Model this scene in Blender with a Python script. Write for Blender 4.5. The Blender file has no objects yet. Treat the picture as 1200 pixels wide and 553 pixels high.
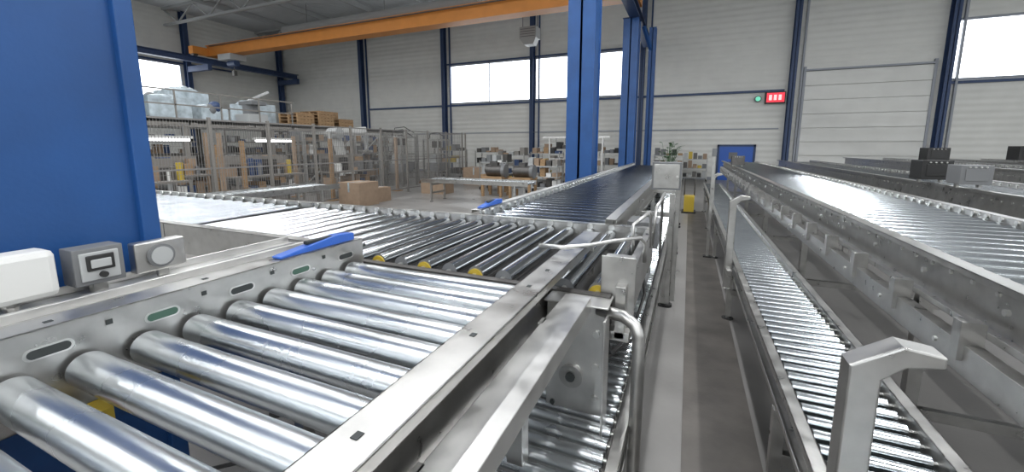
import bpy, math, random
from mathutils import Vector, Matrix
random.seed(7)
sc = bpy.context.scene
COL = sc.collection

# ------------------------------------------------------------ materials
def mat(name, col, rough=0.5, metal=0.0, noise=0.0, nscale=8.0, bump=0.0, bscale=60.0,
        emis=None, estr=0.0, stretch=None, alpha=None, rnoise=0.0):
    m = bpy.data.materials.new(name); m.use_nodes = True
    nt = m.node_tree; b = nt.nodes['Principled BSDF']
    b.inputs['Base Color'].default_value = (*col, 1)
    b.inputs['Roughness'].default_value = rough
    b.inputs['Metallic'].default_value = metal
    tc = nt.nodes.new('ShaderNodeTexCoord'); mp = nt.nodes.new('ShaderNodeMapping')
    nt.links.new(tc.outputs['Object'], mp.inputs['Vector'])
    if stretch: mp.inputs['Scale'].default_value = stretch
    if noise > 0 or rnoise > 0:
        n = nt.nodes.new('ShaderNodeTexNoise'); n.inputs['Scale'].default_value = nscale
        n.inputs['Detail'].default_value = 6
        nt.links.new(mp.outputs[0], n.inputs['Vector'])
        if noise > 0:
            r = nt.nodes.new('ShaderNodeValToRGB')
            r.color_ramp.elements[0].position = 0.3; r.color_ramp.elements[1].position = 0.7
            r.color_ramp.elements[0].color = (*[c*(1-noise) for c in col], 1)
            r.color_ramp.elements[1].color = (*[min(1, c*(1+noise)) for c in col], 1)
            nt.links.new(n.outputs['Fac'], r.inputs[0]); nt.links.new(r.outputs[0], b.inputs['Base Color'])
        if rnoise > 0:
            mr = nt.nodes.new('ShaderNodeMapRange')
            mr.inputs[3].default_value = max(0.02, rough-rnoise); mr.inputs[4].default_value = rough+rnoise
            mr.inputs[1].default_value = .3; mr.inputs[2].default_value = .7
            nt.links.new(n.outputs['Fac'], mr.inputs[0]); nt.links.new(mr.outputs[0], b.inputs['Roughness'])
    if bump > 0:
        n2 = nt.nodes.new('ShaderNodeTexNoise'); n2.inputs['Scale'].default_value = bscale
        bp = nt.nodes.new('ShaderNodeBump'); bp.inputs['Strength'].default_value = bump
        bp.inputs['Distance'].default_value = 0.01
        nt.links.new(mp.outputs[0], n2.inputs['Vector'])
        nt.links.new(n2.outputs['Fac'], bp.inputs['Height']); nt.links.new(bp.outputs[0], b.inputs['Normal'])
    if emis:
        b.inputs['Emission Color'].default_value = (*emis, 1); b.inputs['Emission Strength'].default_value = estr
    if alpha is not None: b.inputs['Alpha'].default_value = alpha
    return m

def ribbed(name, col, axis, freq, strength, rough=0.5):
    m = mat(name, col, rough, noise=0.04, nscale=1.5)
    nt = m.node_tree; b = nt.nodes['Principled BSDF']
    tc = nt.nodes.new('ShaderNodeTexCoord')
    w = nt.nodes.new('ShaderNodeTexWave'); w.bands_direction = axis; w.inputs['Scale'].default_value = freq
    nt.links.new(tc.outputs['Object'], w.inputs['Vector'])
    bp = nt.nodes.new('ShaderNodeBump'); bp.inputs['Strength'].default_value = strength; bp.inputs['Distance'].default_value = .03
    nt.links.new(w.outputs['Fac'], bp.inputs['Height']); nt.links.new(bp.outputs[0], b.inputs['Normal'])
    return m

M = {}
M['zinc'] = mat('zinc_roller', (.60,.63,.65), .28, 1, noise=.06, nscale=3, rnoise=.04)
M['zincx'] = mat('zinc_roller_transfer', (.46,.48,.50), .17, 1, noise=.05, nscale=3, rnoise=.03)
M['zincfar'] = mat('zinc_roller_dimmed', (.30,.32,.34), .17, 1, noise=.15, nscale=6)  # zinc darkened in its colour to tame white reflections on the infeed
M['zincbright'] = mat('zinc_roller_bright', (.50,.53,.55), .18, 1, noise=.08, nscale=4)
M['zincdark'] = mat('zinc_roller_dark_reflect', (.30,.33,.37), .16, 1, noise=.1, nscale=4)  # dark reflections on the rollers put into the base colour
M['steel'] = mat('stainless_sheet', (.50,.495,.48), .34, .95, noise=.12, nscale=12, rnoise=.08)
M['steellt'] = mat('stainless_light', (.62,.615,.60), .38, .9, noise=.08, nscale=14, rnoise=.08)
M['steeldk'] = mat('steel_dark', (.12,.115,.11), .45, .8, noise=.15)
M['bolt'] = mat('bolt_steel', (.7,.7,.68), .3, .9)
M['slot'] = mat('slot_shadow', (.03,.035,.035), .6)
M['slotg'] = mat('slot_green', (.05,.11,.08), .4)
M['blue'] = mat('blue_column_paint', (.013,.074,.245), .42, noise=.12, nscale=3, bump=.05)
M['bluedk'] = mat('blue_steel_paint', (.035,.065,.15), .5, noise=.1)
M['bluepl'] = mat('blue_plastic', (.03,.12,.50), .35)
M['orange'] = mat('orange_crane_paint', (.68,.26,.05), .5, noise=.06, nscale=2)
M['wall'] = ribbed('white_wall_panel', (.72,.72,.685), 'Z', 1.1, .5)
M['doorp'] = ribbed('sectional_door_panel', (.74,.74,.71), 'Z', .55, .5)
M['ceil'] = ribbed('roof_deck', (.58,.60,.62), 'X', 1.2, .8)
M['trim'] = mat('grey_trim', (.32,.34,.38), .5)
M['black'] = mat('black_plastic', (.02,.02,.02), .5)
M['gray'] = mat('grey_plastic', (.17,.175,.18), .5)
M['ltgray'] = mat('light_grey_enclosure', (.42,.43,.43), .45)
M['white'] = mat('white_enclosure', (.70,.70,.68), .45)
M['yellow'] = mat('yellow_plastic', (.50,.36,.04), .45)
M['red'] = mat('red_plastic', (.5,.03,.03), .4)
M['wood'] = mat('raw_wood', (.33,.21,.11), .7, noise=.25, nscale=6, stretch=(1,1,6))
M['card'] = mat('cardboard', (.32,.23,.16), .8, noise=.1)
M['wrap'] = mat('plastic_wrap', (.45,.52,.56), .25, noise=.3, nscale=4)
M['win'] = mat('window_daylight', (.9,.95,1), .2, emis=(.93,.97,1), estr=3.2)
M['lamp'] = mat('fluorescent_tube', (1,1,1), .3, emis=(.97,.99,1), estr=7)
M['exit'] = mat('red_led_panel', (.5,.02,.03), .4, emis=(1,.04,.08), estr=.8)
M['digit'] = mat('led_digits', (1,.7,.7), .4, emis=(1,.5,.5), estr=1)
M['glamp'] = mat('green_lamp', (.2,.7,.5), .4, emis=(.2,.9,.6), estr=.5)
M['wire'] = mat('fence_wire', (.28,.27,.26), .5, .5)
M['post'] = mat('fence_post', (.26,.245,.225), .5, .3)
M['leaf'] = mat('leaf_green', (.06,.14,.05), .6, noise=.3)
M['floor'] = mat('concrete_floor', (.245,.237,.228), .36, noise=.2, nscale=1.4, bump=.05, bscale=30, rnoise=.1)
M['aisledk'] = mat('dark_aisle_floor', (.11,.10,.09), .45, noise=.35, nscale=3, bump=.1)

# ------------------------------------------------------------ mesh builder
class MB:
    def __init__(s): s.v=[]; s.f=[]; s.m=[]; s.s=[]; s.names=[]
    def mi(s, n):
        if n not in s.names: s.names.append(n)
        return s.names.index(n)
    def face(s, idx, m, smooth=False):
        s.f.append(idx); s.m.append(s.mi(m)); s.s.append(smooth)
    def bb(s, x0,x1,y0,y1,z0,z1, m):
        x0,x1=min(x0,x1),max(x0,x1); y0,y1=min(y0,y1),max(y0,y1); z0,z1=min(z0,z1),max(z0,z1)
        b=len(s.v)
        s.v += [(x0,y0,z0),(x1,y0,z0),(x1,y1,z0),(x0,y1,z0),(x0,y0,z1),(x1,y0,z1),(x1,y1,z1),(x0,y1,z1)]
        for q in ((0,3,2,1),(4,5,6,7),(0,1,5,4),(1,2,6,5),(2,3,7,6),(3,0,4,7)): s.face([b+i for i in q], m)
        return s
    def box(s, c, size, m, rot=None):
        R = rot or Matrix.Identity(3); b=len(s.v); c=Vector(c)
        for z in (-.5,.5):
            for x,y in ((-.5,-.5),(.5,-.5),(.5,.5),(-.5,.5)):
                s.v.append(tuple(c+R@Vector((x*size[0],y*size[1],z*size[2]))))
        for q in ((0,3,2,1),(4,5,6,7),(0,1,5,4),(1,2,6,5),(2,3,7,6),(3,0,4,7)): s.face([b+i for i in q], m)
        return s
    def beam(s, p0, p1, w, h, m, up=(0,0,1)):
        p0=Vector(p0);p1=Vector(p1); d=(p1-p0); L=d.length; d.normalize()
        u=Vector(up)
        if abs(d.dot(u))>.95: u=Vector((0,1,0))
        x=d.cross(u).normalized(); z=x.cross(d).normalized()
        R=Matrix((x,d,z)).transposed()
        return s.box((p0+p1)/2,(w,L,h),m,R)
    def cyl(s, p0, p1, r, m, n=16, r2=None, caps=True, capm=None):
        p0=Vector(p0);p1=Vector(p1); d=(p1-p0).normalized(); r2=r if r2 is None else r2
        u=Vector((0,0,1)) if abs(d.z)<.9 else Vector((1,0,0))
        a=d.cross(u).normalized(); c=d.cross(a).normalized()
        def ring(p,rr):
            b=len(s.v)
            for i in range(n):
                t=2*math.pi*i/n; s.v.append(tuple(p+a*math.cos(t)*rr+c*math.sin(t)*rr))
            return b
        A=ring(p0,r);B=ring(p1,r2)
        for i in range(n):
            j=(i+1)%n; s.face([A+j,A+i,B+i,B+j], m, True)
        if caps:
            A=ring(p0,r);B=ring(p1,r2)
            s.face([A+i for i in range(n)], capm or m); s.face([B+i for i in reversed(range(n))], capm or m)
        return s
    def tube(s, pts, r, m, n=10):
        pts=[Vector(p) for p in pts]; rings=[]
        prev=None
        for k,p in enumerate(pts):
            if k==0: d=pts[1]-p
            elif k==len(pts)-1: d=p-pts[k-1]
            else: d=(pts[k+1]-p).normalized()+(p-pts[k-1]).normalized()
            d.normalize()
            if prev is None:
                u=Vector((0,0,1)) if abs(d.z)<.9 else Vector((1,0,0)); a=d.cross(u).normalized()
            else: a=(prev-d*prev.dot(d)).normalized()
            prev=a; c=d.cross(a)
            b=len(s.v); rings.append(b)
            for i in range(n):
                t=2*math.pi*i/n; s.v.append(tuple(p+a*math.cos(t)*r+c*math.sin(t)*r))
        for A,B in zip(rings,rings[1:]):
            for i in range(n):
                j=(i+1)%n; s.face([A+i,A+j,B+j,B+i], m, True)
        s.face([rings[0]+i for i in reversed(range(n))], m); s.face([rings[-1]+i for i in range(n)], m)
        return s
    def prism(s, poly, ext, m):
        b=len(s.v); n=len(poly); e=Vector(ext)
        s.v += [tuple(p) for p in poly]; s.v += [tuple(Vector(p)+e) for p in poly]
        s.face([b+i for i in reversed(range(n))], m); s.face([b+n+i for i in range(n)], m)
        for i in range(n):
            j=(i+1)%n; s.face([b+i,b+j,b+n+j,b+n+i], m)
        return s
    def ball(s, c, r, m, n=12, k=8, sc=(1,1,1)):
        b=len(s.v); c=Vector(c)
        for i in range(1,k):
            ph=math.pi*i/k
            for j in range(n):
                t=2*math.pi*j/n
                s.v.append((c.x+r*sc[0]*math.sin(ph)*math.cos(t), c.y+r*sc[1]*math.sin(ph)*math.sin(t), c.z+r*sc[2]*math.cos(ph)))
        top=len(s.v); s.v.append((c.x,c.y,c.z+r*sc[2])); bot=len(s.v); s.v.append((c.x,c.y,c.z-r*sc[2]))
        for i in range(k-2):
            for j in range(n):
                q=(j+1)%n; s.face([b+i*n+j,b+(i+1)*n+j,b+(i+1)*n+q,b+i*n+q],m,True)
        for j in range(n):
            q=(j+1)%n; s.face([top,b+j,b+q],m,True); s.face([bot,b+(k-2)*n+q,b+(k-2)*n+j],m,True)
        return s
    def build(s, name, parent=None, bevel=0):
        me=bpy.data.meshes.new(name); me.from_pydata(s.v,[],s.f)
        for n in s.names: me.materials.append(M[n])
        me.polygons.foreach_set('material_index', s.m); me.polygons.foreach_set('use_smooth', s.s)
        me.update()
        o=bpy.data.objects.new(name, me); COL.objects.link(o)
        if parent: o.parent=parent
        if bevel:
            md=o.modifiers.new('bevel','BEVEL'); md.width=bevel; md.segments=2; md.limit_method='ANGLE'; md.angle_limit=1.0
        return o
def empty(name):
    e=bpy.data.objects.new(name,None); COL.objects.link(e); return e

# ------------------------------------------------------------ room shell
XL,XR,YB,YF,ZC = -31,26,-14,24,10.4
MB().bb(XL,XR,YB,YF,-.2,0,'floor').build('floor')
MB().bb(XL,XR,YB,YF,ZC,ZC+.2,'ceil').build('ceiling')
Z0,Z1=4.55,7.1
PX=9.9
def wallx(name, y, th, segs, wins):
    b=MB(); b.bb(XL,XR,y,y+th,0,Z0,'wall'); b.bb(XL,XR,y,y+th,Z1,ZC,'wall')
    cur=XL
    for (a,c) in wins:
        b.bb(cur,a,y,y+th,Z0,Z1,'wall'); cur=c
    b.bb(cur,XR,y,y+th,Z0,Z1,'wall'); b.build(name)
backw=[(-14.9,-9.15),(-8.85,-2.95),(PX+.2,17)]
wallx('wall_back', YF, .2, None, backw)
frontw=[(-20,-8),(-4,8),(12,22)]
wallx('wall_front', YB-.2, .2, None, frontw)
def wally(name, x, th, wins):
    b=MB(); b.bb(x,x+th,YB,YF,0,Z0,'wall'); b.bb(x,x+th,YB,YF,Z1,ZC,'wall')
    cur=YB
    for a,c in wins: b.bb(x,x+th,cur,a,Z0,Z1,'wall'); cur=c
    b.bb(x,x+th,cur,YF,Z0,Z1,'wall'); b.build(name)
leftw=[(-10,-1),(9,16.6)]
rightw=[(-10,2),(6,18)]
wally('wall_left', XL-.2, .2, leftw)
wally('wall_right', XR, .2, rightw)
k=1
def winx(a,c,y,s):
    global k
    b=MB(); b.bb(a,c,y+s*.1,y+s*.12,Z0,Z1,'win')
    for z in (Z0,Z1-.1): b.bb(a,c,y-s*.02,y+s*.08,z,z+.1,'trim')
    n=max(1,round((c-a)/3))
    for i in range(n+1):
        x=a+(c-a)*i/n; b.bb(max(a,x-.02),min(c,x+.02),y-s*.02,y+s*.08,Z0,Z1,'trim')
    b.build('window_%d'%k); k+=1
def winy(a,c,x,s):
    global k
    b=MB(); b.bb(x+s*.1,x+s*.12,a,c,Z0,Z1,'win')
    for z in (Z0,Z1-.1): b.bb(x-s*.02,x+s*.08,a,c,z,z+.1,'trim')
    n=max(1,round((c-a)/3))
    for i in range(n+1):
        y=a+(c-a)*i/n; b.bb(x-s*.02,x+s*.08,max(a,y-.02),min(c,y+.02),Z0,Z1,'trim')
    b.build('window_%d'%k); k+=1
for a,c in backw: winx(a,c,YF,1)
for a,c in frontw: winx(a,c,YB,-1)
for a,c in leftw: winy(a,c,XL,-1)
for a,c in rightw: winy(a,c,XR,1)
t=MB(); t.bb(-22,4.1,YF-.1,YF-.002,Z0-.14,Z0-.03,'bluedk'); t.bb(PX+.2,20,YF-.1,YF-.002,Z0-.14,Z0-.03,'bluedk')
t.bb(-15.3,-2.8,YF-.08,YF-.002,Z1,Z1+.08,'bluedk'); t.bb(-22,4,YF-.05,YF-.002,2.6,2.66,'trim'); t.build('trim_1')
t=MB(); t.bb(XL+.002,XL+.1,-10,20,Z0-.14,Z0-.03,'bluedk'); t.bb(XL+.002,XL+.1,-10,20,Z1,Z1+.1,'bluedk'); t.build('trim_2')
MB().bb(XL,XR,YF-.03,YF-.001,0,.15,'trim').build('baseboard_back')
def ibeam_col(b,x,y,w,d,z0,z1,m,axis='y'):
    tf=.03*max(1,w/.3)
    if axis=='y':
        b.bb(x-w/2,x+w/2,y-d/2,y-d/2+tf,z0,z1,m); b.bb(x-w/2,x+w/2,y+d/2-tf,y+d/2,z0,z1,m); b.bb(x-tf/2,x+tf/2,y-d/2,y+d/2,z0,z1,m)
    else:
        b.bb(x-w/2,x-w/2+tf,y-d/2,y+d/2,z0,z1,m); b.bb(x+w/2-tf,x+w/2,y-d/2,y+d/2,z0,z1,m); b.bb(x-w/2,x+w/2,y-tf/2,y+tf/2,z0,z1,m)
for x in (-22.4,-15.3,-9,-2.6,4.35,PX,17.2):
    b=MB(); ibeam_col(b,x,YF-.2,.24,.36,0,ZC,'bluedk')
    b.bb(x+.35,x+.43,YF-.12,YF-.02,0,ZC,'bluedk' if x<0 else 'trim'); b.bb(x-.2,x+.2,YF-.4,YF-.002,0,.03,'bluedk')
    b.build('wall_steel_column')
for y in (-8,0,8,16.9,23.6):
    b=MB(); ibeam_col(b,XL+.25,y,.36,.3,0,ZC,'bluedk','x'); b.bb(XL+.03,XL+.48,y-.2,y+.2,0,.03,'bluedk'); b.build('wall_steel_column')
for y in (4,10,16,22):
    b=MB(); b.bb(XL,XR,y-.1,y+.1,ZC-.15,ZC-.001,'ltgray'); b.bb(XL,XR,y-.08,y+.08,ZC-1.1,ZC-.97,'ltgray')
    x=XL
    i=0
    while x<XR-1.5:
        b.beam((x,y,ZC-1.03 if i%2 else ZC-.1),(x+1.5,y,ZC-.1 if i%2 else ZC-1.03),.07,.07,'ltgray'); x+=1.5; i+=1
    b.build('roof_truss')
for x in (-27,-23,-19,-15,-11,-7,-3,1,5,9,13,17,21):
    MB().bb(x-.07,x+.07,YB,YF,ZC-.3,ZC-.001,'ltgray').build('roof_purlin')

b=MB(); b.bb(1.45,3.0,YF-.06,YF-.01,0,1.75,'bluepl')
b.bb(1.35,1.45,YF-.1,YF-.005,0,1.85,'bluedk'); b.bb(3.0,3.1,YF-.1,YF-.005,0,1.85,'bluedk'); b.bb(1.35,3.1,YF-.1,YF-.005,1.75,1.85,'bluedk')
b.bb(1.9,2.3,YF-.075,YF-.05,1.1,1.45,'gray'); b.cyl((2.8,YF-.12,.95),(2.65,YF-.12,.95),.02,'bolt'); b.build('door_1')
b=MB(); b.bb(3.3,4.15,YF-.24,YF-.02,3.85,4.4,'black'); b.bb(3.35,4.1,YF-.255,YF-.23,3.9,4.35,'exit')
for i in range(3): b.bb(3.45+i*.2,3.57+i*.2,YF-.265,YF-.25,4.0,4.25,'digit')
b.build('led_display_sign')
b=MB(); b.cyl((3.0,YF-.1,4.1),(3.0,YF-.18,4.1),.11,'glamp'); b.cyl((3.0,YF-.005,4.1),(3.0,YF-.12,4.1),.16,'gray'); b.build('green_signal_lamp')
b=MB()
for i in range(8): b.bb(4.9,9.5,YF-.1,YF-.02,i*.66+.005,(i+1)*.66-.015,'doorp')
b.bb(4.8,4.9,YF-.14,YF-.01,0,5.5,'trim'); b.bb(9.5,9.6,YF-.14,YF-.01,0,5.5,'trim'); b.bb(4.8,9.6,YF-.16,YF-.01,5.3,5.38,'trim')
b.build('door_2')

# ------------------------------------------------------------ crane columns and bridge
for y in (.62,9.6,18.2):
    b=MB(); x=-2.35; w=.62
    if y>15: x-=.12
    ibeam_col(b,x,y,w,.66,.04,6.93,'blue')
    b.bb(x-w/2+.03,x+w/2-.03,y-.3,y+.3,.04,6.93,'blue')
    b.bb(x-.34,x+.34,y-.38,y+.38,0,.04,'bluedk')
    for dx in (-.3,.3):
        for dy in (-.355,.355): b.cyl((x+dx,y+dy,.04),(x+dx,y+dy,.1),.02,'bolt',8)
    b.bb(x-.34,x+.34,y-.4,y+.4,6.93,6.948,'bluedk')
    b.build('crane_support_column',bevel=.006)
b=MB(); x,y=-1.75,19.6
ibeam_col(b,x,y,.3,.3,.03,6.9,'blue'); b.bb(x-.25,x+.25,y-.25,y+.25,0,.03,'bluedk'); b.beam((x,y,5.8),(x-.35,y-.6,6.85),.12,.12,'blue'); b.build('crane_bracing_column')
for x in (-2.35,-28.6):
    b=MB()
    b.bb(x-.2,x+.2,YB+1,YF-.6,7.26,7.30,'bluedk'); b.bb(x-.2,x+.2,YB+1,YF-.6,6.95,6.99,'bluedk'); b.bb(x-.02,x+.02,YB+1,YF-.6,6.99,7.28,'bluedk')
    if x<-20:
        for y in (-8,0,8,16.9,23.3): b.bb(XL+.44,-28.4,y-.12,y+.12,6.6,6.948,'bluedk')
    b.build('crane_runway')
br=empty('overhead_crane')
b=MB(); b.bb(-28.6,-2.35,16.95,17.45,7.45,8.05,'orange'); b.bb(-28.6,-2.35,16.85,17.55,8.05,8.09,'orange'); b.bb(-28.6,-2.35,16.85,17.55,7.41,7.45,'orange')
for x in (-28.6,-2.35):
    b.bb(x-.22,x+.22,16.0,18.4,7.46,7.9,'orange')
    for y in (16.2,18.2): b.cyl((x-.1,y,7.44),(x+.1,y,7.44),.135,'steeldk')
b.bb(-28,-3,16.7,16.78,7.95,8.0,'steeldk')
b.build('bridge_girder',br)
b=MB(); b.bb(-27.2,-26.0,16.7,17.7,7.05,7.4,'ltgray'); b.cyl((-26.9,17.2,6.9),(-26.2,17.2,6.9),.2,'bluedk'); b.cyl((-26.5,17.2,6.9),(-26.5,17.2,6.4),.02,'steeldk',8); b.bb(-26.6,-26.4,17.1,17.3,6.15,6.45,'steeldk')
b.build('hoist_trolley',br)

def added_lamp_row(x,y0,y1,z,pw):  # unseen ceiling lamps, added to light the hall and streak the rollers
    b=MB(); b.bb(x-.18,x+.18,y0,y1,z+.02,z+.1,'white')
    for y in (y0+.5,y1-.5): b.cyl((x,y,z+.1),(x,y,ZC-.3),.01,'gray',6)
    b.bb(x-.14,x+.14,y0+.05,y1-.05,z-.01,z+.02,'lamp')
    o=b.build('added_ceiling_lamp')
    l=bpy.data.lights.new('added_lamp_light','AREA'); l.shape='RECTANGLE'; l.size=.3; l.size_y=(y1-y0); l.energy=pw; l.color=(.97,.985,1)
    lo=bpy.data.objects.new('added_lamp_light',l); lo.location=(x,(y0+y1)/2,z-.03); COL.objects.link(lo); lo.parent=o
for x in (-20,-12,-6,-.5,4,10,18):
    added_lamp_row(x,-10,-1,9.1,380)
    added_lamp_row(x,3,11,9.1,380)

# ------------------------------------------------------------ conveyors
def conveyor(name, axis, c0, c1, l0, l1, zt, r, pitch, up=.1, dep=.16, fl=.06, rm='zinc', fm_='steel',
             legs=(), legw=.06, disc=0, rails=(1,1), rail_l=None, bevel=.0015, n=20, cap=None, legz=None, bolts=True, legc=None, bar=True):
    E=empty(name)
    if axis=='Y':
        P=lambda l,c,z:(c,l,z)
    else:
        P=lambda l,c,z:(l,c,z)
    def bx(b,la,lb,ca,cb,za,zb,m):
        p=P(la,ca,za);q=P(lb,cb,zb); b.bb(p[0],q[0],p[1],q[1],p[2],q[2],m)
    ro=MB(); l=l0+pitch/2; i=0
    while l<l1-r*.8:
        zc=zt-r
        ro.cyl(P(l,c0+.02,zc),P(l,c1-.02,zc),r,rm,n,capm='gray')
        ro.cyl(P(l,c0-.004,zc),P(l,c1+.004,zc),r*.3,'bolt',6)
        if cap and i%2==0:
            ro.cyl(P(l,c0+.010,zc-.008),P(l,c0+.019,zc-.008),r*.95,cap,n)
        l+=pitch; i+=1
    ro.build('rollers',E)
    fr=MB(); la,lb=rail_l or (l0,l1)
    for i,(c,s) in enumerate(((c0,-1),(c1,1))):
        if not rails[i]: continue
        zT=zt+up; zB=zt-dep
        bx(fr,la,lb,c,c+s*.005,zB,zT,fm_)
        bx(fr,la,lb,c,c+s*fl,zT-.005,zT,fm_)
        bx(fr,la,lb,c,c+s*fl,zB,zB+.005,fm_)
        bx(fr,la,lb,c+s*(fl-.005),c+s*fl,zT-.03,zT,fm_)
        bx(fr,la,lb,c+s*(fl-.005),c+s*fl,zB,zB+.03,fm_)
    fr.build('side_rails',E,bevel)
    bo=MB()
    for i,(c,s) in enumerate(((c0,-1),(c1,1))):
        if not rails[i]: continue
        l=la+.08
        while l<lb-.02:
            if disc:
                bo.cyl(P(l,c,zt+up*.45),P(l,c-s*.012,zt+up*.45),disc,'bolt',12)
            if bolts:
                bo.cyl(P(l,c+s*.004,zt-r),P(l,c+s*.014,zt-r),.012,'bolt',6)
            l+=pitch
    if bo.v: bo.build('bolts',E)
    lg=MB(); zB=zt-dep if legz is None else legz
    cc0,cc1=legc or (c0-.03,c1+.03)
    for l in legs:
        for c in (cc0,cc1):
            bx(lg,l-legw/2,l+legw/2,c-legw/2,c+legw/2,.03,zB,'steel')
            p=P(l,c,0); lg.cyl((p[0],p[1],0),(p[0],p[1],.012),.055,'black',14); lg.cyl((p[0],p[1],.012),(p[0],p[1],.06),.016,'bolt',8)
        if bar:
            bx(lg,l-.02,l+.02,cc0,cc1,.25,.31,'steel'); bx(lg,l-.02,l+.02,cc0,cc1,zB-.08,zB-.02,'steel')
    if lg.v: lg.build('legs',E,.002)
    return E

ZU=1.17
fg=conveyor('roller_conveyor','Y',-1.56,-.53,-1.13,1.60,ZU,.049,.142,up=.10,dep=.16,fl=.10,legs=(-.6,1.2),n=48,bolts=False)
b=MB()
def oval_x(b,x,y,z,ly,hz,m,s=1,t=.002):
    r=hz/2; pts=[]
    for i in range(9): a=-math.pi/2+math.pi*i/8; pts.append((x,y+ly/2-r+r*math.cos(a),z+r*math.sin(a)))
    for i in range(9): a=math.pi/2+math.pi*i/8; pts.append((x,y-ly/2+r+r*math.cos(a),z+r*math.sin(a)))
    b.prism(pts,(s*t,0,0),m)
yy=-.6; i=0
while yy<1.5:
    oval_x(b,-1.559,yy,ZU+.035,.10,.034,'bolt'); oval_x(b,-1.5585,yy,ZU+.035,.085,.024,'slotg' if i%2 else 'slot',t=.003)
    b.bb(-1.559,-1.556,yy+.12,yy+.135,ZU+.055,ZU+.07,'slot')
    yy+=.26; i+=1
for y in (-.3,.1,.45,.85,1.25,1.45):
    b.bb(-.49,-.475,y,y+.018,ZU+.1,ZU+.1015,'slot')
    b.bb(-1.61,-1.595,y,y+.018,ZU+.1,ZU+.1015,'slot')
b.build('slot_cutouts',fg)
# outer ledge / cable channel on the left of the near conveyor
CZ=ZU+.062
b=MB()
b.bb(-2.00,-1.67,-1.1,1.50,CZ-.006,CZ,'steellt'); b.bb(-2.0,-1.994,-1.1,1.5,CZ,CZ+.03,'steellt'); b.bb(-1.82,-1.80,-1.1,1.5,CZ,CZ+.03,'steellt')
b.bb(-1.68,-1.67,-1.1,1.5,CZ-.1,CZ,'steel')
for y in (-.8,.05,1.2): b.bb(-1.98,-1.66,y,y+.04,CZ-.08,CZ-.006,'steel')
b.tube([(-1.88,-1.0,CZ+.011),(-1.90,-.2,CZ+.011),(-1.86,.3,CZ+.011),(-1.85,.9,CZ+.011),(-1.88,1.45,CZ+.011)],.010,'gray',8)
b.tube([(-1.84,-1.0,CZ+.01),(-1.86,-.1,CZ+.01),(-1.84,.5,CZ+.01),(-1.87,1.0,CZ+.01),(-1.85,1.45,CZ+.01)],.008,'white',8)
b.build('cable_channel',fg,.002)
b=MB()
b.bb(-.53,-.525,1.60,2.25,ZU+.03,ZU+.10,'steel'); b.bb(-.53,-.43,1.60,2.25,ZU+.095,ZU+.10,'steel'); b.bb(-.435,-.43,1.6,2.25,ZU+.06,ZU+.10,'steel')
b.bb(-.5,-.46,2.2,2.24,ZU-.15,ZU+.095,'steel'); b.build('rail_extension',fg,.0015)
b=MB()
b.bb(-.42,-.315,-1.1,1.5,ZU-.005,ZU+.0,'steellt'); b.bb(-.42,-.415,-1.1,1.5,ZU-.07,ZU,'steellt'); b.bb(-.32,-.315,-1.1,1.5,ZU-.06,ZU,'steellt')
for y in (-.2,.5,1.2): b.bb(-.43,-.41,y,y+.05,ZU-.06,ZU+.0,'steel')
b.build('side_guide_profile',fg,.003)
b=MB()
for y in (-.9,0.0,.8): b.bb(-1.56,-.53,y,y+.05,ZU-.15,ZU-.11,'steeldk')
b.bb(-1.5,-1.42,.42,.5,ZU-.2,ZU-.13,'yellow'); b.bb(-1.49,-1.43,.40,.42,ZU-.2,ZU-.13,'red')
b.tube([(-1.46,.46,ZU-.2),(-1.4,.5,ZU-.3),(-1.2,.6,ZU-.33),(-1.0,.7,ZU-.28)],.006,'black')
b.build('cross_members',fg)

# transfer section and its infeed line from the left
cr=conveyor('roller_conveyor','X',1.66,2.84,-3.4,-.26,ZU,.043,.15,up=.03,dep=.16,fl=.06,rm='zincx',legs=(-2.4,-.6),
            disc=.022,rail_l=(-3.4,-.2),rails=(0,1),n=32,cap='yellow')
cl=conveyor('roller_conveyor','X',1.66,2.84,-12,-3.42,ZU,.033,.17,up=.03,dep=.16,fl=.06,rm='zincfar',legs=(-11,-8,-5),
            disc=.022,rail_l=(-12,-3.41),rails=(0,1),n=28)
for (xa,xb,par) in ((-3.4,-1.66,cr),(-12,-3.41,cl)):
    b=MB()
    b.bb(xa,xb,1.60,1.66,ZU+.04,ZU+.045,'steel'); b.bb(xa,xb,1.655,1.66,ZU-.16,ZU+.045,'steel'); b.bb(xa,xb,1.60,1.605,ZU-.16,ZU+.045,'steel')
    x=xa+.1
    while x<xb-.05:
        b.cyl((x,1.66,ZU+.02),(x,1.672,ZU+.02),.02,'bolt',12); x+=.15
    if par is cr:
        b.bb(-1.66,-.26,1.61,1.65,ZU-.16,ZU-.03,'steeldk'); b.bb(-.24,-.2,1.6,2.84,ZU-.2,ZU+.02,'steel'); b.bb(-3.4,-.26,1.67,2.83,ZU-.15,ZU-.14,'steeldk')
    else: b.bb(-12,-3.42,1.67,2.83,ZU-.12,ZU-.11,'slot')  # dark sheets under both beds stand in for shade between rollers
    b.build('front_rail',par,.0015)

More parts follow.
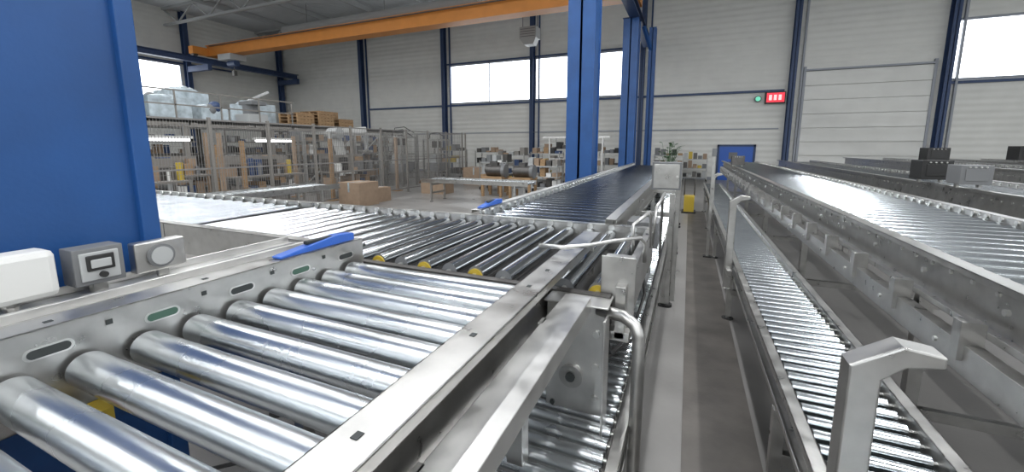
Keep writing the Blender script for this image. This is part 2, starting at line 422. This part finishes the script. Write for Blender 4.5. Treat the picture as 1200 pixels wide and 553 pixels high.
fa=conveyor('roller_conveyor','Y',-1.56,-.53,2.92,13.5,ZU,.036,.17,up=.06,dep=.18,fl=.08,rm='zincdark',legs=(4.6,7.0,9.4,11.8,13.2),disc=.02,n=28)
b=MB(); b.bb(-1.56,-.53,2.92,13.5,ZU-.13,ZU-.12,'slot'); b.build('gap_shade_sheet',fa)  # added dark sheet, paints the shade seen between the rollers
ll=conveyor('roller_conveyor','Y',-.66,-.2,-.8,13,.65,.027,.075,up=.03,dep=.1,fl=.045,rm='zinc',legs=(.2,1.75,4.6,7,9.4,12),legw=.05,n=14,bolts=False)
b=MB()
for y in (4.6,7.0,9.4):
    b.bb(-.16,-.11,y-.03,y+.03,.03,1.25,'steel'); b.cyl((-.135,y,0),(-.135,y,.03),.06,'black',14)
    b.bb(-.5,-.11,y-.02,y+.02,1.0,1.05,'steel')
    b.bb(-.16,-.11,y+.35,y+.4,.03,1.1,'steel'); b.cyl((-.135,y+.375,0),(-.135,y+.375,.03),.05,'black',14)
b.build('support_posts',ll,.003)

b=MB(); b.bb(-.36,-.06,4.7,4.9,1.28,1.58,'gray'); b.bb(-.34,-.08,4.695,4.7,1.30,1.56,'steel'); b.bb(-.11,-.06,4.78,4.83,.0,1.28,'steel'); b.cyl((-.1,4.69,1.43),(-.1,4.7,1.43),.012,'bolt')
b.build('control_box',None,.004)

rl=conveyor('roller_conveyor','Y',.49,.88,-.5,13.5,.65,.026,.09,up=.03,dep=.12,fl=.05,rm='zincbright',legs=(.2,2.1,4.5,7,9.5,12),legw=.05,n=16,bolts=False)
b=MB(); b.bb(.49,.88,-.5,13.5,.57,.575,'slot'); b.build('gap_shade_sheet',rl)  # dark sheet for the shade in the roller gaps
ru=conveyor('roller_conveyor','Y',1.24,2.26,-1.0,17.5,ZU,.035,.17,up=.04,dep=.2,fl=.08,rm='zincbright',fm_='steel',legs=(.4,2.8,5.2,7.6,10,12.4,14.8),disc=.02,n=28)
b=MB(); b.bb(1.24,2.26,-1,17.5,ZU-.12,ZU-.11,'slot'); b.build('gap_shade_sheet',ru)  # same dark sheet, shade between rollers as colour
b=MB()
b.bb(1.10,1.16,-1,17,.80,.93,'steel')
y=-.9
while y<17:
    b.cyl((1.157,y,1.12),(1.142,y,1.12),.014,'bolt',8); b.cyl((1.10,y+.3,.87),(1.09,y+.3,.87),.012,'bolt',8)
    b.bb(1.08,1.16,y+.1,y+.16,.86,1.03,'steel')
    y+=.6
b.build('lower_side_beam',ru,.002)
def guard_post(y, name='guard_post'):
    b=MB(); x=.40; w=.062
    b.prism([(x-w/2,y-w/2,.42),(x+w/2,y-w/2,.42),(x+w/2,y-w/2,1.225),(x+.07,y-w/2,1.262),(x+.135,y-w/2,1.275),(x+.135,y-w/2,1.302),(x+.06,y-w/2,1.312),(x-w/2,y-w/2,1.25)],(0,w,0),'steel')
    b.bb(x-w/2,x+w/2,y-.05,y+.05,.42,.43,'steel'); b.cyl((x,y-w/2-.008,.55),(x,y-w/2,.55),.012,'bolt',8)
    b.bb(x-.02,x+.032,y-.1,y+.1,.56,.62,'steel')
    b.build(name,rl,.006)
for y in (1.14,4.2,7.6): guard_post(y)
b=MB(); b.bb(.34,.38,6.98,7.02,.0,1.72,'steel'); b.bb(.33,.39,6.95,7.05,1.6,1.72,'gray'); b.bb(.30,.42,6.94,7.06,0,.02,'black'); b.build('sensor_pole',rl)

E=empty('drive_bracket'); E.parent=ll
b=MB(); b.bb(-.51,-.25,1.545,1.553,.58,1.13,'steellt'); b.bb(-.258,-.25,1.45,1.553,.58,1.1,'steellt'); b.bb(-.51,-.25,1.5,1.65,1.125,1.133,'steellt')
for z in (.72,.86,1.0): b.cyl((-.30,1.535,z),(-.30,1.546,z),.014,'bolt',8)
for z in (.66,.95,1.06): b.cyl((-.48,1.535,z),(-.48,1.546,z),.011,'slot',10)
b.bb(-.46,-.40,1.54,1.546,1.04,1.08,'bluepl'); b.cyl((-.4,1.53,.8),(-.4,1.546,.8),.05,'steel',20); b.cyl((-.4,1.52,.8),(-.4,1.531,.8),.02,'slot',12)
b.build('plate',E,.003)
b=MB(); b.bb(-.30,-.18,1.66,1.74,1.0,1.29,'steel'); b.bb(-.31,-.17,1.655,1.66,.98,1.3,'steel'); b.bb(-.36,-.18,1.60,1.76,.96,1.0,'steel'); b.build('post',E,.004)
b=MB(); b.tube([(-.30,1.56,1.10),(-.19,1.53,1.10),(-.15,1.5,1.085),(-.132,1.49,1.05),(-.13,1.49,.9),(-.13,1.49,.35),(-.14,1.5,.30),(-.2,1.56,.28)],.024,'steel',12); b.build('bent_guard_tube',E)
b=MB(); b.tube([(-.62,1.75,1.29),(-.5,1.72,1.30),(-.40,1.8,1.30),(-.3,1.95,1.30),(-.2,2.1,1.29),(-.18,2.15,1.25),(-.18,2.15,1.15)],.010,'steellt',10)
b.tube([(-.26,2.3,1.15),(-.26,2.3,1.32),(-.22,2.36,1.35),(-.2,2.6,1.35),(-.2,2.7,1.32),(-.2,2.7,1.1)],.010,'steellt',10)
b.tube([(-.22,3.2,1.0),(-.2,3.2,1.3),(-.18,3.4,1.33),(-.18,3.9,1.33),(-.2,4.0,1.3),(-.2,4.0,.7)],.012,'steel',10)
b.tube([(-.3,1.7,.96),(-.28,1.8,.8),(-.22,2.1,.78),(-.2,2.5,.85),(-.25,2.9,.9)],.009,'black',8)
b.tube([(-.34,1.7,.96),(-.33,1.78,.74),(-.2,2.2,.72),(-.19,3.0,.74),(-.19,4.5,.74)],.007,'black',8); b.build('guide_bars',E)
b=MB(); b.bb(-.50,-.22,2.95,3.3,.85,1.1,'steel'); b.bb(-.45,-.2,3.5,3.8,.9,1.12,'gray'); b.cyl((-.3,3.0,.75),(-.3,3.35,.75),.07,'gray',16); b.build('gear_motor',E,.004)

def blue_clamp(x,y,z,L,par):
    b=MB(); b.prism([(x,y,z),(x,y+L,z),(x,y+L,z+.035),(x,y+L*.75,z+.045),(x,y+L*.2,z+.02),(x,y,z+.01)],(.055,0,0),'bluepl')
    b.bb(x-.035,x+.0,y+L*.55,y+L,z,z+.03,'bluepl'); b.bb(x+.015,x+.04,y+L*.35,y+L*.7,z+.03,z+.046,'slot')
    b.build('blue_plastic_guide',par,.004)
blue_clamp(-1.63,1.14,ZU+.101,.42,fg); blue_clamp(-1.63,3.0,ZU+.061,.4,fa)

b=MB(); b.bb(-1.98,-1.87,.37,.58,1.265,1.42,'white'); b.bb(-1.95,-1.90,.46,.50,CZ,1.28,'steel'); b.build('white_junction_box',fg,.02)
b=MB(); b.bb(-1.98,-1.89,.62,.755,1.27,1.40,'gray'); b.bb(-1.893,-1.884,.635,.74,1.285,1.385,'ltgray'); b.bb(-1.886,-1.878,.65,.725,1.32,1.375,'black'); b.bb(-1.88,-1.874,.66,.715,1.33,1.36,'ltgray'); b.cyl((-1.886,.69,1.303),(-1.87,.69,1.303),.011,'black',12)
b.bb(-1.95,-1.91,.67,.71,CZ,1.28,'steel'); b.build('isolator_switch_box',fg,.006)
b=MB(); b.bb(-1.97,-1.92,.80,.97,1.26,1.38,'steel'); b.bb(-1.95,-1.93,.87,.91,CZ,1.27,'steel'); b.cyl((-1.925,.88,1.32),(-1.908,.88,1.32),.046,'gray',20); b.cyl((-1.91,.88,1.32),(-1.903,.88,1.32),.036,'ltgray',20); b.build('photoelectric_sensor_bracket',fg,.006)

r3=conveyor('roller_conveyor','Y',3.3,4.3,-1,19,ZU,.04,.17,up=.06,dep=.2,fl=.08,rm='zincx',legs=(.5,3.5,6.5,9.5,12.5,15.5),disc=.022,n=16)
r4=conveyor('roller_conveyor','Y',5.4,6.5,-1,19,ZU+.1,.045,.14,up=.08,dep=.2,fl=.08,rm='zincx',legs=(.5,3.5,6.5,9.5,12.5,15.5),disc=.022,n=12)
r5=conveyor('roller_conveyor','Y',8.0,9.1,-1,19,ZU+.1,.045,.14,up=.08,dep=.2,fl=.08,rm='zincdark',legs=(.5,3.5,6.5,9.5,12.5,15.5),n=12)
def motor_box(x,y,z,s,m):
    b=MB(); b.bb(x-s/2,x+s/2,y-s/2,y+s/2,z,z+s*.8,m); b.bb(x-s*.35,x+s*.35,y-s/2-.01,y-s/2,z+s*.15,z+s*.65,m)
    b.bb(x-s*.4,x-s*.3,y-.03,y+.03,z-.05,z,'steel'); b.bb(x+s*.3,x+s*.4,y-.03,y+.03,z-.05,z,'steel')
    for i in range(4): b.cyl((x-s*.25+i*s*.17,y-s/2-.02,z+s*.72),(x-s*.25+i*s*.17,y-s/2,z+s*.72),.01,'bolt',8)
    b.build('conveyor_control_box',None,.006)
motor_box(3.27,7.9,ZU+.11,.34,'black'); motor_box(3.27,7.0,ZU+.11,.30,'gray'); motor_box(5.4,13,ZU+.23,.4,'black'); motor_box(1.22,12.5,ZU+.09,.3,'steeldk'); motor_box(8,15,ZU+.23,.45,'black')

MB().bb(.06,.47,-6,12,0,.006,'aisledk').build('dark_aisle_strip')  # thin strip, darker than the floor around it

# ------------------------------------------------------------ left background area
b=MB(); y=3.0
fx=-10
ys=[]
while y<=17.1: ys.append(y); y+=1.4
for y in ys:
    b.bb(fx-.03,fx+.03,y-.03,y+.03,0,2.4,'post'); b.bb(fx-.08,fx+.08,y-.08,y+.08,0,.01,'post')
for a,c in zip(ys,ys[1:]):
    for z in (.15,1.25,2.34): b.bb(fx-.012,fx+.012,a,c,z-.018,z+.018,'wire')
    n=24
    for i in range(1,n): yy=a+(c-a)*i/n; b.bb(fx-.004,fx+.004,yy-.004,yy+.004,.15,2.34,'wire')
    z=.35
    while z<2.3: b.bb(fx-.003,fx+.003,a,c,z-.003,z+.003,'wire'); z+=.2
b.build('safety_fence')
b=MB()
for x in (-10,-11.4,-12.8,-14.2,-15.6):
    b.bb(x-.03,x+.03,17.27,17.33,0,2.4,'post')
for z in (.15,1.25,2.34): b.bb(-15.6,-10,17.29,17.31,z-.012,z+.012,'wire')
x=-15.5
while x<-10: b.bb(x-.003,x+.003,17.297,17.303,.15,2.34,'wire'); x+=.1
b.build('safety_fence')

b=MB()
b.bb(-20,-15,5,19,2.5,2.62,'ltgray'); b.bb(-15.05,-15,5,19,2.38,2.62,'post')
for y in (5.2,8,11,14,16.5,18.8):
    for x in (-15.1,-19.8): b.bb(x-.07,x+.07,y-.07,y+.07,0,2.5,'post')
b.build('storage_platform')
b=MB()
for z in (3.05,3.5): b.bb(-15.04,-15,5,12,z,z+.04,'post')
for i in range(6): b.bb(-15.04,-15,5+i*1.38,5.04+i*1.38,2.621,3.5,'post')
b.build('platform_railing')
def pallet_stack(x,y,z,n):
    b=MB()
    for i in range(n):
        zz=z+i*.145
        for j in range(5): b.bb(x-.6,x+.6,y-.4+j*.18,y-.4+j*.18+.1,zz+.12,zz+.142,'wood')
        for j in range(3): b.bb(x-.6+j*.55,x-.6+j*.55+.1,y-.4,y+.42,zz,zz+.12,'wood')
    b.build('pallet_stack')
P2=2.622
pallet_stack(-16,14.0,P2,5); pallet_stack(-16,12.9,P2,4); pallet_stack(-17.4,15.6,P2,6); pallet_stack(-16,15.2,P2,3)
def carton(x,y,z,sx,sy,sz,m='card',name='cardboard_box'):
    b=MB(); b.bb(x-sx/2,x+sx/2,y-sy/2,y+sy/2,z,z+sz,m); b.bb(x-.03,x+.03,y-sy/2-.002,y+sy/2+.002,z+sz*.6,z+sz+.002,'wrap')
    b.prism([(x-sx/2,y-sy/2,z+sz),(x-sx/2,y+sy/2,z+sz),(x-sx/2-.12,y+sy/2,z+sz-.12),(x-sx/2-.12,y-sy/2,z+sz-.12)],(0,0,.006),m)
    b.build(name)
for (x,y,sx,sy,sz) in ((-15.8,6.4,.9,1.1,.9),(-15.9,7.9,.8,1.2,.7),(-17.2,7,1,1,1.3),(-16,9.3,.8,.9,.5),(-17.3,9.2,1.1,1.2,1.1),(-17.5,12,1.2,1.2,.9)):
    b=MB(); b.bb(x-sx/2,x+sx/2,y-sy/2,y+sy/2,P2+.06,P2+.02+sz,'wrap')
    b.ball((x,y,P2+sz),.5*min(sx,sy),'wrap',10,6,(1,1.1,.35)); b.bb(x-sx/2-.03,x+sx/2+.03,y-sy/2-.03,y+sy/2+.03,P2,P2+.06,'wood')
    for kk in range(5):
        a=random.uniform(0,6.28); b.ball((x+sx*.3*math.cos(a),y+sy*.3*math.sin(a),P2+sz*random.uniform(.8,1.1)),random.uniform(.12,.3),random.choice(['wrap','wrap','gray','bluedk']),8,6)
    b.build('wrapped_goods')
b=MB(); b.bb(-16.4,-15.6,10.5,11.3,P2,3.0,'ltgray'); b.cyl((-16,10.9,3.0),(-16,10.9,3.35),.3,'gray'); b.bb(-16.3,-15.5,10.6,11.2,3.35,3.5,'gray'); b.beam((-15.9,10.7,3.5),(-15.6,11.4,3.9),.1,.1,'ltgray'); b.build('stored_machine',None,.02)
for (y0,y1) in ((5.6,7.3),(9.2,10.7)):
    b=MB(); b.bb(-13.6,-13.4,y0,y1,1.98,2.05,'white'); b.cyl((-13.5,y0+.05,1.94),(-13.5,y1-.05,1.94),.035,'lamp',10)
    for y in (y0+.2,y1-.2): b.cyl((-13.5,y,2.05),(-13.5,y,2.4),.01,'gray',6)
    b.bb(-13.55,-13.45,y0-.2,y1+.2,2.38,2.44,'post'); b.bb(-14.9,-13.45,y0,y0+.06,2.38,2.44,'post'); b.bb(-14.9,-13.45,y1-.06,y1,2.38,2.44,'post')
    b.build('hanging_tube_lamp')
DULL=['gray','card','steeldk','bluedk','wood','steeldk','gray','ltgray','post','black','card','white']
def bench(x,y,l,w=.8,h=.9,m='ltgray'):
    b=MB(); b.bb(x-w/2,x+w/2,y-l/2,y+l/2,h-.05,h,'post')
    for dx in (-w/2+.04,w/2-.04):
        for dy in (-l/2+.04,l/2-.04): b.bb(x+dx-.025,x+dx+.025,y+dy-.025,y+dy+.025,0,h-.05,'post')
    b.bb(x-w/2,x+w/2,y-l/2,y+l/2,.25,.28,m); b.bb(x-w/2,x-w/2+.03,y-l/2,y+l/2,h,h+.55,'post')
    for i in range(int(l/.25)):
        yy=y-l/2+.14+i*.25; hh=random.uniform(.1,.55)
        b.bb(x-w/2+.1,x-w/2+.1+random.uniform(.15,.5),yy-.11,yy+.09,h,h+hh,random.choice(DULL))
        if random.random()<.4: b.cyl((x+.1,yy,h),(x+.1,yy,h+random.uniform(.1,.6)),random.uniform(.02,.08),random.choice(DULL+['yellow']),10)
        b.bb(x-w/2+.1,x+w/4,yy-.12,yy+.1,.28,.28+hh*.9,random.choice(DULL))
    b.build('workbench')
for (x,y,l) in ((-12,5.2,2),(-12,8.4,2.2),(-11.3,11.2,2),(-13.9,6.6,2.4),(-13.7,9.6,2.2),(-17,8,3),(-17,12,3),(-17,16,2.5),(-18.9,10,3),(-18.9,14,3)): bench(x,y,l)
def rack(x,y,l,h,w=.7):
    b=MB()
    for dy in (-l/2,l/2):
        for dx in (-w/2,w/2): b.bb(x+dx-.03,x+dx+.03,y+dy-.03,y+dy+.03,0,h,'post')
        b.beam((x-w/2,y+dy,.3),(x+w/2,y+dy,h-.3),.03,.03,'post')
    z=.3
    while z<h-.1:
        b.bb(x-w/2,x+w/2,y-l/2,y+l/2,z,z+.05,'post')
        yy=y-l/2+.2
        while yy<y+l/2-.1:
            if random.random()<.8:
                hh=random.uniform(.1,.4); b.bb(x-w*.3,x+w*.35,yy-.12,yy+.1,z+.05,z+.05+hh,random.choice(DULL))
            yy+=.26
        z+=.55
    b.build('storage_rack')
for (x,y,l,h) in ((-20.8,7,3,2.2),(-22,10.5,3,2.6),(-14.5,12.2,1.6,2.2),(-14.5,15.0,2.4,2.2),(-22,15,3.5,2.6),(-24,19,3.5,3.0),(-19,21,3,2.3)): rack(x,y,l,h)
for i,(x,y,h) in enumerate(((-11.2,4.2,1.9),(-11.2,6.7,2.1),(-11.1,7.2,1.9),(-12.5,9.9,2.1),(-12.9,7.6,1.8),(-14.6,8.3,2.2),(-10.6,9.7,2.0),(-10.6,12.9,2.1))):
    b=MB(); b.bb(x-.045,x+.045,y-.045,y+.045,0,h,'wood' if i%2==0 else 'card'); b.bb(x-.15,x+.15,y-.15,y+.15,0,.03,'wood'); b.build('timber_post')
# tall machine frames behind the fence
def tall_frame(x,y,w,l,h):
    b=MB()
    for dx in (-w/2,w/2):
        for dy in (-l/2,l/2): b.bb(x+dx-.035,x+dx+.035,y+dy-.035,y+dy+.035,0,h,'steel')
    for z in (.6,1.4,h-.04):
        for dx in (-w/2,w/2): b.bb(x+dx-.03,x+dx+.03,y-l/2,y+l/2,z-.03,z+.03,'steel')
        for dy in (-l/2,l/2): b.bb(x-w/2,x+w/2,y+dy-.03,y+dy+.03,z-.03,z+.03,'steel')
    b.bb(x-w*.4,x+w*.4,y-l*.4,y+l*.4,.63,1.0,'gray'); b.bb(x-w*.3,x+w*.2,y-l*.3,y+l*.1,1.0,1.35,'ltgray')
    b.cyl((x,y,1.4),(x,y,h-.1),.05,'bolt',12); b.bb(x-.15,x+.15,y-.15,y+.15,h-.4,h-.1,'steeldk')
    b.tube([(x-w/2,y,h),(x-w/2,y+.1,h+.25),(x,y+.2,h+.3),(x+w/2,y+.3,h)],.02,'black',8)
    b.build('machine_frame')
tall_frame(-11.9,14.8,.9,1.0,2.2); tall_frame(-12.9,16.2,1.0,1.0,2.4); tall_frame(-13.2,4.3,.9,.9,2.0); tall_frame(-11.0,16.3,.8,.9,2.1)
E=empty('palletising_machine')
b=MB(); x,y=-12.9,12.6
b.bb(x-.5,x+.5,y-.5,y+.5,0,.5,'ltgray'); b.cyl((x,y,.5),(x,y,1.0),.3,'white',20)
b.beam((x,y-.1,.9),(x+.2,y-.7,2.3),.28,.3,'white'); b.cyl((x-.05,y-.7,2.25),(x+.45,y-.7,2.25),.22,'ltgray',18)
b.beam((x+.2,y-.7,2.3),(x+.3,y+.8,2.45),.22,.24,'white'); b.beam((x+.3,y+.8,2.4),(x+.3,y+.85,1.6),.14,.14,'ltgray')
b.bb(x+.05,x+.55,y+.6,y+.95,1.5,1.6,'steel'); b.build('arm',E,.02)
b=MB()
for dx in (-.7,.7):
    for dy in (-1.4,1.2): b.bb(x+dx-.05,x+dx+.05,y+dy-.05,y+dy+.05,0,2.3,'steellt')
for dx in (-.7,.7): b.bb(x+dx-.04,x+dx+.04,y-1.4,y+1.2,2.22,2.3,'steellt'); b.beam((x+dx,y-1.4,.3),(x+dx,y+1.2,2.2),.04,.04,'steellt')
for dy in (-1.4,1.2): b.bb(x-.7,x+.7,y+dy-.04,y+dy+.04,2.22,2.3,'steellt')
b.build('frame',E)
carton(-9.1,9.3,0,.8,.8,.7); carton(-9.2,10.2,0,.6,.6,.45); carton(-8.7,12.9,0,1.0,.7,.5); carton(-8.9,16.6,0,1.1,1,.8)
conveyor('roller_conveyor','Y',-9.3,-8.5,4.2,8.0,.75,.03,.12,up=.03,dep=.1,fl=.04,rm='zinc',legs=(4.6,7.4),n=10,bolts=False)
conveyor('roller_conveyor','X',10.8,11.5,-7.9,-4.2,.7,.03,.12,up=.03,dep=.1,fl=.04,rm='zinc',legs=(-7.5,-4.6),n=10,bolts=False)
def trolley(x,y,w,d,h,name='shelf_trolley'):
    b=MB()
    for dx in (-w/2,w/2):
        for dy in (-d/2,d/2):
            b.bb(x+dx-.02,x+dx+.02,y+dy-.02,y+dy+.02,.12,h,'steel'); b.cyl((x+dx-.02,y+dy,.06),(x+dx+.02,y+dy,.06),.06,'black',12)
    nz=3
    for i in range(nz):
        z=.2+i*(h-.3)/(nz-1); b.bb(x-w/2,x+w/2,y-d/2,y+d/2,z,z+.03,'ltgray')
        for j in range(5):
            hh=random.uniform(.08,.38); xx=x-w/2+w*(j+.5)/5
            b.bb(xx-w*.08,xx+w*.08,y-d*.35,y+d*.3,z+.03,z+.03+hh,random.choice(DULL+['yellow']))
    b.build(name)
for p in ((-7.2,15,1.2,.7,1.2),(-6.2,18.5,1.4,.7,1.5),(-5,14.6,1.2,.7,1.1),(-4.4,19.2,1.4,.8,1.6),(-8.2,19,1.5,.8,1.4),(-6.5,20.5,1.6,.8,1.7),(-3.6,21.2,1.2,.7,1.5),(-10.5,21,1.5,.8,1.5),(-.9,21.2,1.3,.7,1.4),(.3,22.5,1.1,.7,1.2),(-12.5,20,1.6,.8,1.6)): trolley(*p)
b=MB()
for x in (-5.6,-3.3): b.bb(x-.03,x+.03,16.97,17.03,0.05,2.1,'steellt'); b.bb(x-.3,x+.3,16.9,17.1,0,.05,'steellt')
b.bb(-5.9,-3.0,16.95,17.05,2.1,2.18,'steellt'); b.bb(-5.57,-3.33,16.98,17.02,1.2,1.24,'steellt')
for i in range(5): b.cyl((-5.3+i*.4,17,2.1),(-5.3+i*.4,17,1.85),.012,'gray',6)
b.build('tool_hanging_frame')
for (x,y) in ((-6.3,13),(-5.2,12.9),(-6.8,13.9)):
    b=MB(); b.cyl((x-.3,y,.9),(x+.3,y,.9),.2,'steeldk',16); b.cyl((x+.3,y,.9),(x+.42,y,.9),.24,'gray',16); b.bb(x-.12,x+.12,y-.1,y+.1,1.05,1.2,'steeldk')
    b.bb(x-.4,x+.4,y-.35,y+.35,.62,.7,'wood')
    for dx in (-.35,.35):
        for dy in (-.3,.3): b.bb(x+dx-.04,x+dx+.04,y+dy-.04,y+dy+.04,0,.62,'wood')
    b.build('gear_motor_on_stand')
b=MB(); px,py=-.8,18.7; b.cyl((px,py,0),(px,py,.4),.16,'black',14,r2=.22)
for i in range(60):
    a=random.uniform(0,6.28); r=random.uniform(.1,.45); z=random.uniform(.7,1.9)
    p=Vector((px+r*math.cos(a),py+r*math.sin(a),z)); b.cyl((px,py,.4),p,.006,'leaf',5,caps=False)
    d=Vector((math.cos(a)*.2,math.sin(a)*.2,.06)); s_=Vector((-math.sin(a)*.07,math.cos(a)*.07,0))
    b.prism([p,p+d*.5+s_,p+d,p+d*.5-s_],(0,0,.004),'leaf')
b.build('potted_plant')
b=MB(); b.bb(-.1,.25,11.5,12.0,.0,.04,'black'); b.bb(-.05,.2,11.55,11.95,.04,.45,'yellow'); b.tube([(-.05,11.95,.42),(-.05,12.0,.9),(.2,12.0,.9),(.2,11.95,.42)],.015,'steeldk'); b.build('yellow_cart')
b=MB(); hx,hy,hz=-7.9,20.5,7.25
b.bb(hx-.45,hx+.45,hy-.35,hy+.35,hz,hz+.55,'ltgray')
for i in range(4): b.bb(hx-.4,hx+.4,hy-.37,hy-.34,hz+.06+i*.12,hz+.09+i*.12,'gray')
b.prism([(hx-.45,hy-.35,hz),(hx+.45,hy-.35,hz),(hx+.25,hy-.2,hz-.3),(hx-.25,hy-.2,hz-.3)],(0,.5,0),'ltgray')
for dx in (-.4,.4): b.cyl((hx+dx,hy,hz+.5),(hx+dx,hy,ZC-.01),.025,'gray',6)
b.build('unit_heater',None,.01)
b=MB(); b.cyl((-24,19,9.0),(-10,19,9.0),.28,'ltgray',18)
for x in (-22,-16,-11): b.cyl((x,19,9.25),(x,19,ZC-.01),.015,'gray',6)
for x in (-20,-14): b.cyl((x,19,9.0),(x,19,8.4),.18,'ltgray',14)
b.build('ventilation_duct')

# ------------------------------------------------------------ world + camera
w=bpy.data.worlds.new('world'); sc.world=w; w.use_nodes=True
w.node_tree.nodes['Background'].inputs[0].default_value=(.8,.9,1,1); w.node_tree.nodes['Background'].inputs[1].default_value=1
cam=bpy.data.cameras.new('camera'); co=bpy.data.objects.new('camera',cam); COL.objects.link(co)
f=473; th=math.radians(23.5); p=math.radians(8.4)
R=Vector((math.cos(th),math.sin(th),0)); F=Vector((-math.sin(th)*math.cos(p),math.cos(th)*math.cos(p),-math.sin(p))); U=R.cross(F)
m=Matrix((R,U,-F)).transposed().to_4x4(); m.translation=Vector((0,0,1.75)); co.matrix_world=m
cam.sensor_width=36; cam.lens=f/1200*36; cam.shift_y=-35/1200; cam.clip_start=.02; cam.clip_end=200
sc.camera=co
sc.view_settings.view_transform='Standard'
sc.view_settings.exposure=0
